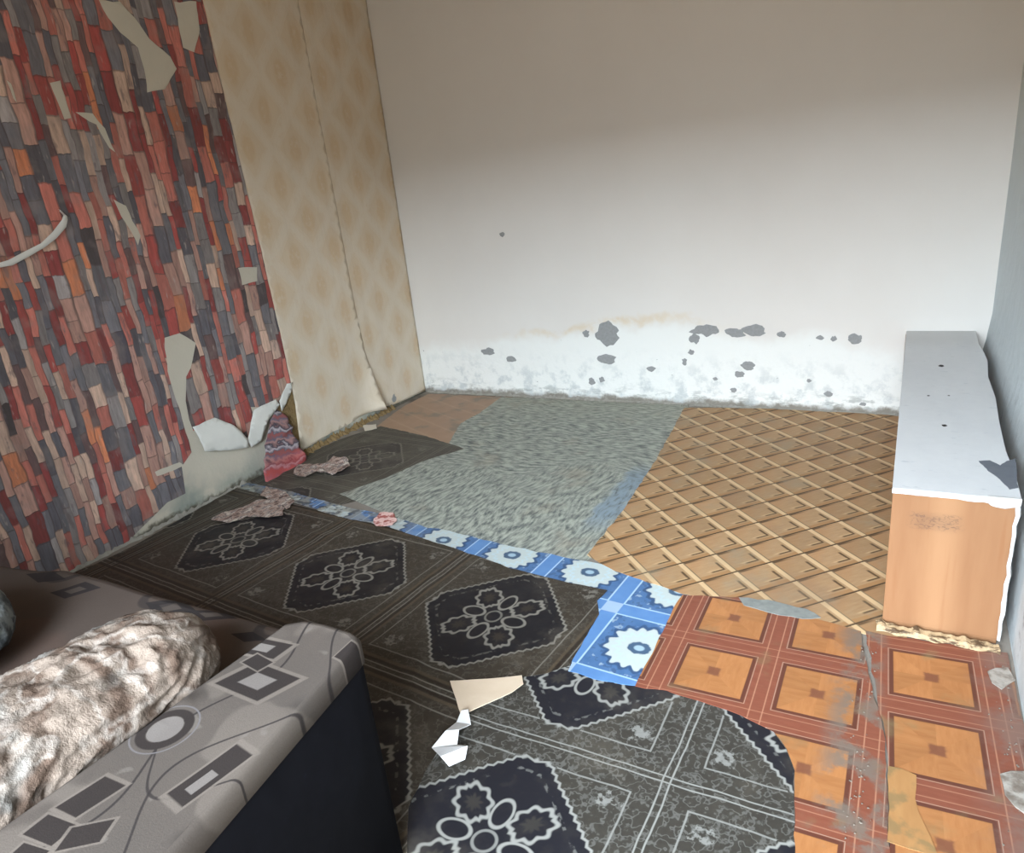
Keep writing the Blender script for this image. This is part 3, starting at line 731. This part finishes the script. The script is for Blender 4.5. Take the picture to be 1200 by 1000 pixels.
def m_seat(P, x, y, z):
    c = mixc((78, 68, 62), (90, 80, 74), noi(P, 4, 3)); c = mixc(c, (92, 74, 66), sstep(noi(P, 2.6, 2), .52, .6) * .5)
    for px, inner in (([(170, 706), (214, 698), (184, 724)], 1), ([(216, 716), (262, 712), (232, 728)], 1), ([(58, 694), (100, 682), (76, 702)], 1), ([(30, 672), (62, 668), (44, 682)], 0), ([(270, 742), (296, 740), (286, 752)], 0), ([(120, 740), (160, 730), (140, 760)], 0)):
        u, v = quad(P, x, y, px, ZSEAT)
        c = mixc(c, (48, 45, 46), qm(u, v) * .85)
        if inner: c = mixc(c, (86, 78, 73), qm(u, v, .28, .72))
    X_ = fract(x * 2.2 + .1) - .5; Y_ = fract(y * 2.2) - .5
    c = mixc(c, (48, 45, 46), band(sqrt(X_ * X_ + Y_ * Y_), .12, .03, .01) * .6)
    c = mixc(c, (74, 68, 66), band(y + 4.0 + .05 * sin(x * 12), 0, .003, .002) * .8)
    return mulc(c, .84 + noi(P, 400, 2) * .3)
fab = mat('geometric_fabric', m_fab, cp, .95, .1); seatm = mat('seat_fabric', m_seat, cp, .95, .1)
def m_navy(P, x, y, z):
    c = mixc((11, 11, 14), (16, 16, 21), noi(P, 6, 4))
    c = mixc(c, (30, 31, 42), sstep(noi(P, 55, 3), .68, .76) * .3)
    return c, noi(P, 7, 3) * .008
navy = mat('navy_lining', m_navy, cp, .95, .08)
def slab(name, outline, z0, z1, rad, mt, parent, dome=0.0, res=.04, seed=0, label=None):
    """cushion: outline polygon, rounded rim, softly uneven top"""
    P_ = []
    n_ = len(outline)
    for i in range(n_):
        a = Vector(outline[i]); b = Vector(outline[(i + 1) % n_]); k = max(1, int((b - a).length / res))
        for j in range(k): P_.append(a.lerp(b, j / k))
    cen = sum(P_, Vector((0, 0))) / len(P_)
    def ins(p, d):
        best = 1e9; nb = None
        for i in range(n_):
            a = Vector(outline[i]); b = Vector(outline[(i + 1) % n_])
        return p
    # inset towards the centre by d along both axes
    xs = [p.x for p in P_]; yss = [p.y for p in P_]; hx = (max(xs) - min(xs)) / 2; hy = (max(yss) - min(yss)) / 2
    def inset(p, d): return Vector((cen.x + (p.x - cen.x) * (1 - d / hx), cen.y + (p.y - cen.y) * (1 - d / hy)))
    rings = [(0, z0), (0, z1 - rad)] + [(rad * (1 - math.cos(t)), z1 - rad + rad * math.sin(t)) for t in (math.pi / 8, math.pi / 4, 3 * math.pi / 8, math.pi / 2)]
    vs = []; K = len(P_); fs = []
    for ri, (d, z) in enumerate(rings):
        for p in P_:
            q = inset(p, d); vs.append((q.x, q.y, z + (dome * .6 * noise.noise(Vector((q.x * 4, q.y * 4, seed))) if ri > 2 else 0)))
    for r_ in range(len(rings) - 1):
        for j in range(K): fs.append((r_ * K + j, r_ * K + (j + 1) % K, (r_ + 1) * K + (j + 1) % K, (r_ + 1) * K + j))
    fs.append(tuple(reversed(range(K))))
    top_poly = [(vs[(len(rings) - 1) * K + j][0], vs[(len(rings) - 1) * K + j][1]) for j in range(K)]
    pts = [Vector(q) for q in top_poly]; s0 = len(pts)
    yy = min(q[1] for q in top_poly) + .03
    while yy < max(q[1] for q in top_poly):
        xx = min(q[0] for q in top_poly) + .03
        while xx < max(q[0] for q in top_poly):
            if inside((xx, yy), top_poly): pts.append(Vector((xx, yy)))
            xx += .05
        yy += .05
    v, e, fc, *_ = delaunay_2d_cdt(pts, [(i, (i + 1) % K) for i in range(K)], [], 0, 1e-6)
    base = len(vs)
    for q in v: vs.append((q.x, q.y, z1 + dome * .6 * noise.noise(Vector((q.x * 4, q.y * 4, seed)))))
    for t in fc:
        c = sum((v[i] for i in t), Vector((0, 0))) / 3
        if inside(c, top_poly): fs.append(tuple(base + i for i in t))
    o = link(name, vs, fs, mt, parent=parent, smooth=True)
    if label: o['label'] = label
    return o
# padded backrest: strip of patterned fabric on top, navy lining down its outer face and end
strip = [(2.388, -3.545), (2.382, -3.522), (2.366, -3.506), (2.340, -3.496), (2.26, -3.490), (2.20, -3.495), (2.165, -3.52), (2.14, -4.1), (2.13, -4.6), (2.12, -4.9), (2.54, -4.9), (2.50, -4.5), (2.455, -4.05)]
strip = list(reversed(strip))
inner_ = [(p[0] - .004 if p[0] > 2.3 else p[0] + .004, p[1] - .004) for p in strip]
slab('back_lining', inner_, .013, ZS - .035, .01, navy, couch, res=.08, label='plain navy lining on the outside of the back')
slab('back_pad', strip, ZS - .05, ZS + .004, .018, fab, couch, dome=.008, seed=3, label='light grey geometric fabric on the back')
slab('seat_base', list(reversed([(2.10, -3.45), (.66, -3.44), (.62, -4.9), (2.10, -4.9)])), .013, .33, .01, navy, couch, res=.1, label='navy base under the seat')
slab('seat_cushion', list(reversed([(2.15, -3.40), (1.5, -3.395), (1.04, -3.39), (.96, -3.42), (.62, -3.47), (.60, -4.9), (2.13, -4.9)])), .32, ZSEAT, .035, seatm, couch, dome=.02, seed=9, label='brownish grey patterned seat')

# ---- rolled plush blanket lying along the back of the couch
def roll(name, p0, p1, r0, r1, rz, mtf, label, cat, seed, ridg=.012, ends=.16, nu=260, nv=150, flat=.55):
    A = Vector(p0); B = Vector(p1); L = (B - A).length; d = (B - A) / L; s = Vector((d.y, -d.x, 0)).normalized(); up = s.cross(d); up = up if up.z > 0 else -up
    vs = []; fs = []
    for i in range(nu + 1):
        t = i / nu; e = min(t * L, (1 - t) * L) / ends
        k = math.sqrt(max(0.0, 1 - (1 - min(1, e)) ** 2)) if e < 1 else 1
        k = max(k, .02)
        rx = (r0 + (r1 - r0) * t) * k * (1 + .10 * noise.noise(Vector((t * 5, seed, 0)))); rzz = rz * (.35 + .65 * k) * k ** .2
        for j in range(nv):
            a = 2 * math.pi * j / nv; ca, sa = math.cos(a), math.sin(a)
            q = A + d * (t * L) + s * (rx * ca) + up * (rzz * (abs(sa) ** .8) * (1 if sa > 0 else -flat))
            n_ = (s * ca + up * sa).normalized()
            w_ = noise.noise(Vector((q.x * 5, q.y * 5, q.z * 5 + seed)))
            sx = t * L * 9 + w_ * 1.6 + math.sin(a + t * 3) * 1.3; cy_ = math.cos(a) * 2.6 - t * L * 5; cz_ = math.sin(a) * 2.6 + t * L * 3
            f1 = 1 - 2.6 * abs(noise.noise(Vector((sx, cy_, cz_ + seed))))
            f2 = 1 - 2.6 * abs(noise.noise(Vector((sx * 2.3 + 9, cy_ * 2.1, cz_ * 2.1))))
            f3 = noise.noise(Vector((q.x * 45, q.y * 45, q.z * 45)))
            q = q + n_ * ridg * (.9 * f1 + .55 * f2 + .25 * f3) * min(1, k * 1.3)
            vs.append(tuple(q))
    for i in range(nu):
        for j in range(nv): fs.append((i * nv + j, (i + 1) * nv + j, (i + 1) * nv + (j + 1) % nv, i * nv + (j + 1) % nv))
    fs += [tuple(range(nv)), tuple(reversed(range(nu * nv, nu * nv + nv)))]
    zmin = min(v[2] for v in vs); o_ = (A + B) / 2; o_.z = zmin
    o = link(name, vs, fs, None, origin=o_, smooth=True)
    o.data.materials.append(mat(name, mtf, o_, .9, .15))
    return tag(o, label, cat)
def m_plush(P, x, y, z):
    w1 = noi(P, 5, 3)
    rdg = sin((y * 70) + w1 * 22 + x * 30)
    c = mixc((84, 69, 59), (124, 111, 100), sstep(noi(P, 12, 4, .6) + rdg * .16, .32, .66))
    c = mixc(c, (150, 141, 132), band(noi(P, 10, 3), .5, .020, .03) * .6)
    c = mixc(c, (84, 64, 54), sstep(noi(vec(x, y, z + 4), 13, 3), .62, .72) * .55)
    c = mixc(c, (118, 122, 120), sstep(noi(vec(x, y + 9, z), 6, 3), .52, .64) * .5)
    return c, noi(P, 60, 4, .7) * .006
roll('rolled_blanket', (1.985, -3.60, .60), (1.90, -4.75, .61), .145, .20, .105, m_plush, 'rolled cream and brown plush blanket lying on the couch seat', 'blanket', 2)
def m_greyb(P, x, y, z):
    c = mixc((66, 70, 72), (122, 126, 125), sstep(noi(P, 22, 4, .65), .38, .62)); c = mixc(c, (52, 54, 60), sstep(noi(P, 34, 3), .60, .68) * .8)
    return c, noi(P, 50, 4) * .006
roll('bundled_blanket', (1.30, -3.68, .59), (1.28, -4.40, .61), .19, .24, .125, m_greyb, 'bundled grey marbled blanket at the left frame edge', 'blanket', 9, .014, .2, 90, 64)

# ================================================================== SCRAPS ON THE FLOOR
zA = .009
card = mat('cardboard', lambda P, x, y, z: (mixc((196, 176, 152), (208, 190, 168), noi(P, 12, 4)), noi(P, 25, 2) * .0015), rough=.85)
pg = fl([(528, 802), (572, 800), (612, 796), (614, 806), (600, 816), (560, 834), (541, 843), (535, 824)])
cx, cy = [sum(p[i] for p in pg) / len(pg) for i in (0, 1)]
vs, fs = sheetmesh(jag(pg, .03, .0015, 6), lambda a, b, t: (a, b, .014 - .003 * t + .010 * abs(b - cy)), .003, .04)
tag(link('cardboard_piece', vs, fs, card, origin=(cx, cy, 0)), 'pale brown cardboard offcut lying between the dark vinyl sheets', 'cardboard')
# folded white paper strip: five creased panels
pm = mat('white_paper', lambda P, x, y, z: mixc((222, 222, 220), (204, 204, 206), noi(P, 30, 2)), rough=.6)
ctr = [(546, 842, 9), (548, 856, 10), (531, 866, 9), (529, 882, 15), (531, 897, 13)]
Lp = fl([(542, 840), (536, 852), (524, 868), (507, 882), (518, 897), (527, 903)]); Rp = fl([(550, 840), (553, 856), (540, 868), (537, 880), (550, 886), (546, 896)])
zz_ = [.022, .016, .034, .016, .030, .013]
vs = []; fs = []
for a, b, z in zip(Lp, Rp, zz_): vs += [(a[0], a[1], z), (b[0], b[1], z + .004)]
for i in range(5): fs.append((2 * i, 2 * i + 1, 2 * i + 3, 2 * i + 2))
po = link('paper_strip', vs, fs, pm, origin=(Lp[2][0], Lp[2][1], 0))
sd = po.modifiers.new('solid', 'SOLIDIFY'); sd.thickness = .0015
tag(po, 'crumpled white paper strip beside the cardboard offcut', 'paper')
# torn bits of printed wallpaper
def scrap(name, px, z, mtf, label, ruf=.007, seed=1, cat='scrap', group=None):
    if name == 'wallpaper_scrap': group = 'torn wallpaper scraps on the floor'
    pg = fl(px); cx = sum(p[0] for p in pg) / len(pg); cy = sum(p[1] for p in pg) / len(pg)
    vs, fs = sheetmesh(jag(pg, .02, .006, seed), lambda a, b, t: (a, b, z + ruf * (1 + noise.noise(Vector((a * 22, b * 22, seed)))) - .001 * t), .001, .025)
    o = link(name, vs, fs, None, origin=(cx, cy, 0)); o.data.materials.append(mat(name, mtf, (cx, cy, 0), .8)); return tag(o, label, cat, group)
def m_scr(P, x, y, z):
    n_ = noi(vec(x * 30, y * 16, 0.0), 1, 3, .6)
    return ramp(n_, [(.34, (84, 76, 76)), (.43, (142, 118, 108)), (.50, (178, 160, 148)), (.55, (108, 98, 98)), (.64, (192, 180, 168))], False)
scrap('wallpaper_scrap', [(248, 612), (262, 604), (285, 598), (300, 590), (322, 588), (334, 598), (332, 608), (310, 610), (290, 609), (268, 616)], .010, m_scr, 'torn pinkish wallpaper scrap lying on the far dark medallion', seed=3)
scrap('wallpaper_scrap', [(344, 560), (350, 548), (378, 548), (392, 540), (408, 540), (410, 550), (394, 560), (372, 556), (358, 564)], .010, m_scr, 'twisted wallpaper scrap on dark vinyl below the beige wallpaper', .014, 5)
scrap('wallpaper_scrap', [(438, 612), (446, 604), (462, 604), (466, 612), (460, 620), (442, 620)], .010, lambda P, x, y, z: mixc((214, 178, 170), (160, 90, 84), sstep(noi(P, 40, 3), .45, .6)), 'small pink scrap on the blue vinyl strip', .006, 8)
scrap('wallpaper_scrap', [(312, 574), (336, 580), (346, 592), (338, 600), (324, 592), (306, 584)], .010, m_scr, 'pale torn scrap at the left end of the blue strip', .008, 12)
# pale bit on the brown sheet's edge, and loose crumbs swept against the walls
scrap('plaster_bit', [(426, 500), (440, 499), (442, 504), (428, 507)], .006, lambda P, x, y, z: (206, 198, 184), 'pale plaster bit under the beige wallpaper seam', .004, 15, 'plaster bit')
cv_, cf_ = [], []
rnd = random.Random(4)
for i in range(420):
    kx = rnd.random()
    if kx < .45: p = Vector((rnd.uniform(.05, 3.33), -abs(rnd.gauss(0, .035)) - .02, .006))
    elif kx < .65: p = Vector((abs(rnd.gauss(0, .04)) + .03, rnd.uniform(-3.1, -.3), .008))
    elif kx < .85: p = Vector((3.33 + rnd.gauss(0, .015), rnd.uniform(-3.1, -2.3), .0095))
    else: p = Vector((3.69 - abs(rnd.gauss(0, .025)), rnd.uniform(-3.1, -2.25), .0095))
    s = rnd.uniform(.0015, .004); b = len(cv_)
    for q in ((1, 0, 0), (-.5, .87, 0), (-.5, -.87, 0), (0, 0, .9)): cv_.append(tuple(p + Vector((q[0] * s * rnd.uniform(.6, 1.3), q[1] * s * rnd.uniform(.6, 1.3), q[2] * s))))
    cf_ += [(b, b + 1, b + 3), (b + 1, b + 2, b + 3), (b + 2, b, b + 3), (b, b + 2, b + 1)]
tag(link('plaster_crumbs', cv_, cf_, mat('loose_crumbs', lambda P, x, y, z: mixc((96, 88, 78), (134, 126, 114), noi(P, 9, 2)), rough=.95)), 'grey plaster crumbs scattered along the walls and seams', 'crumbs', kind='stuff')
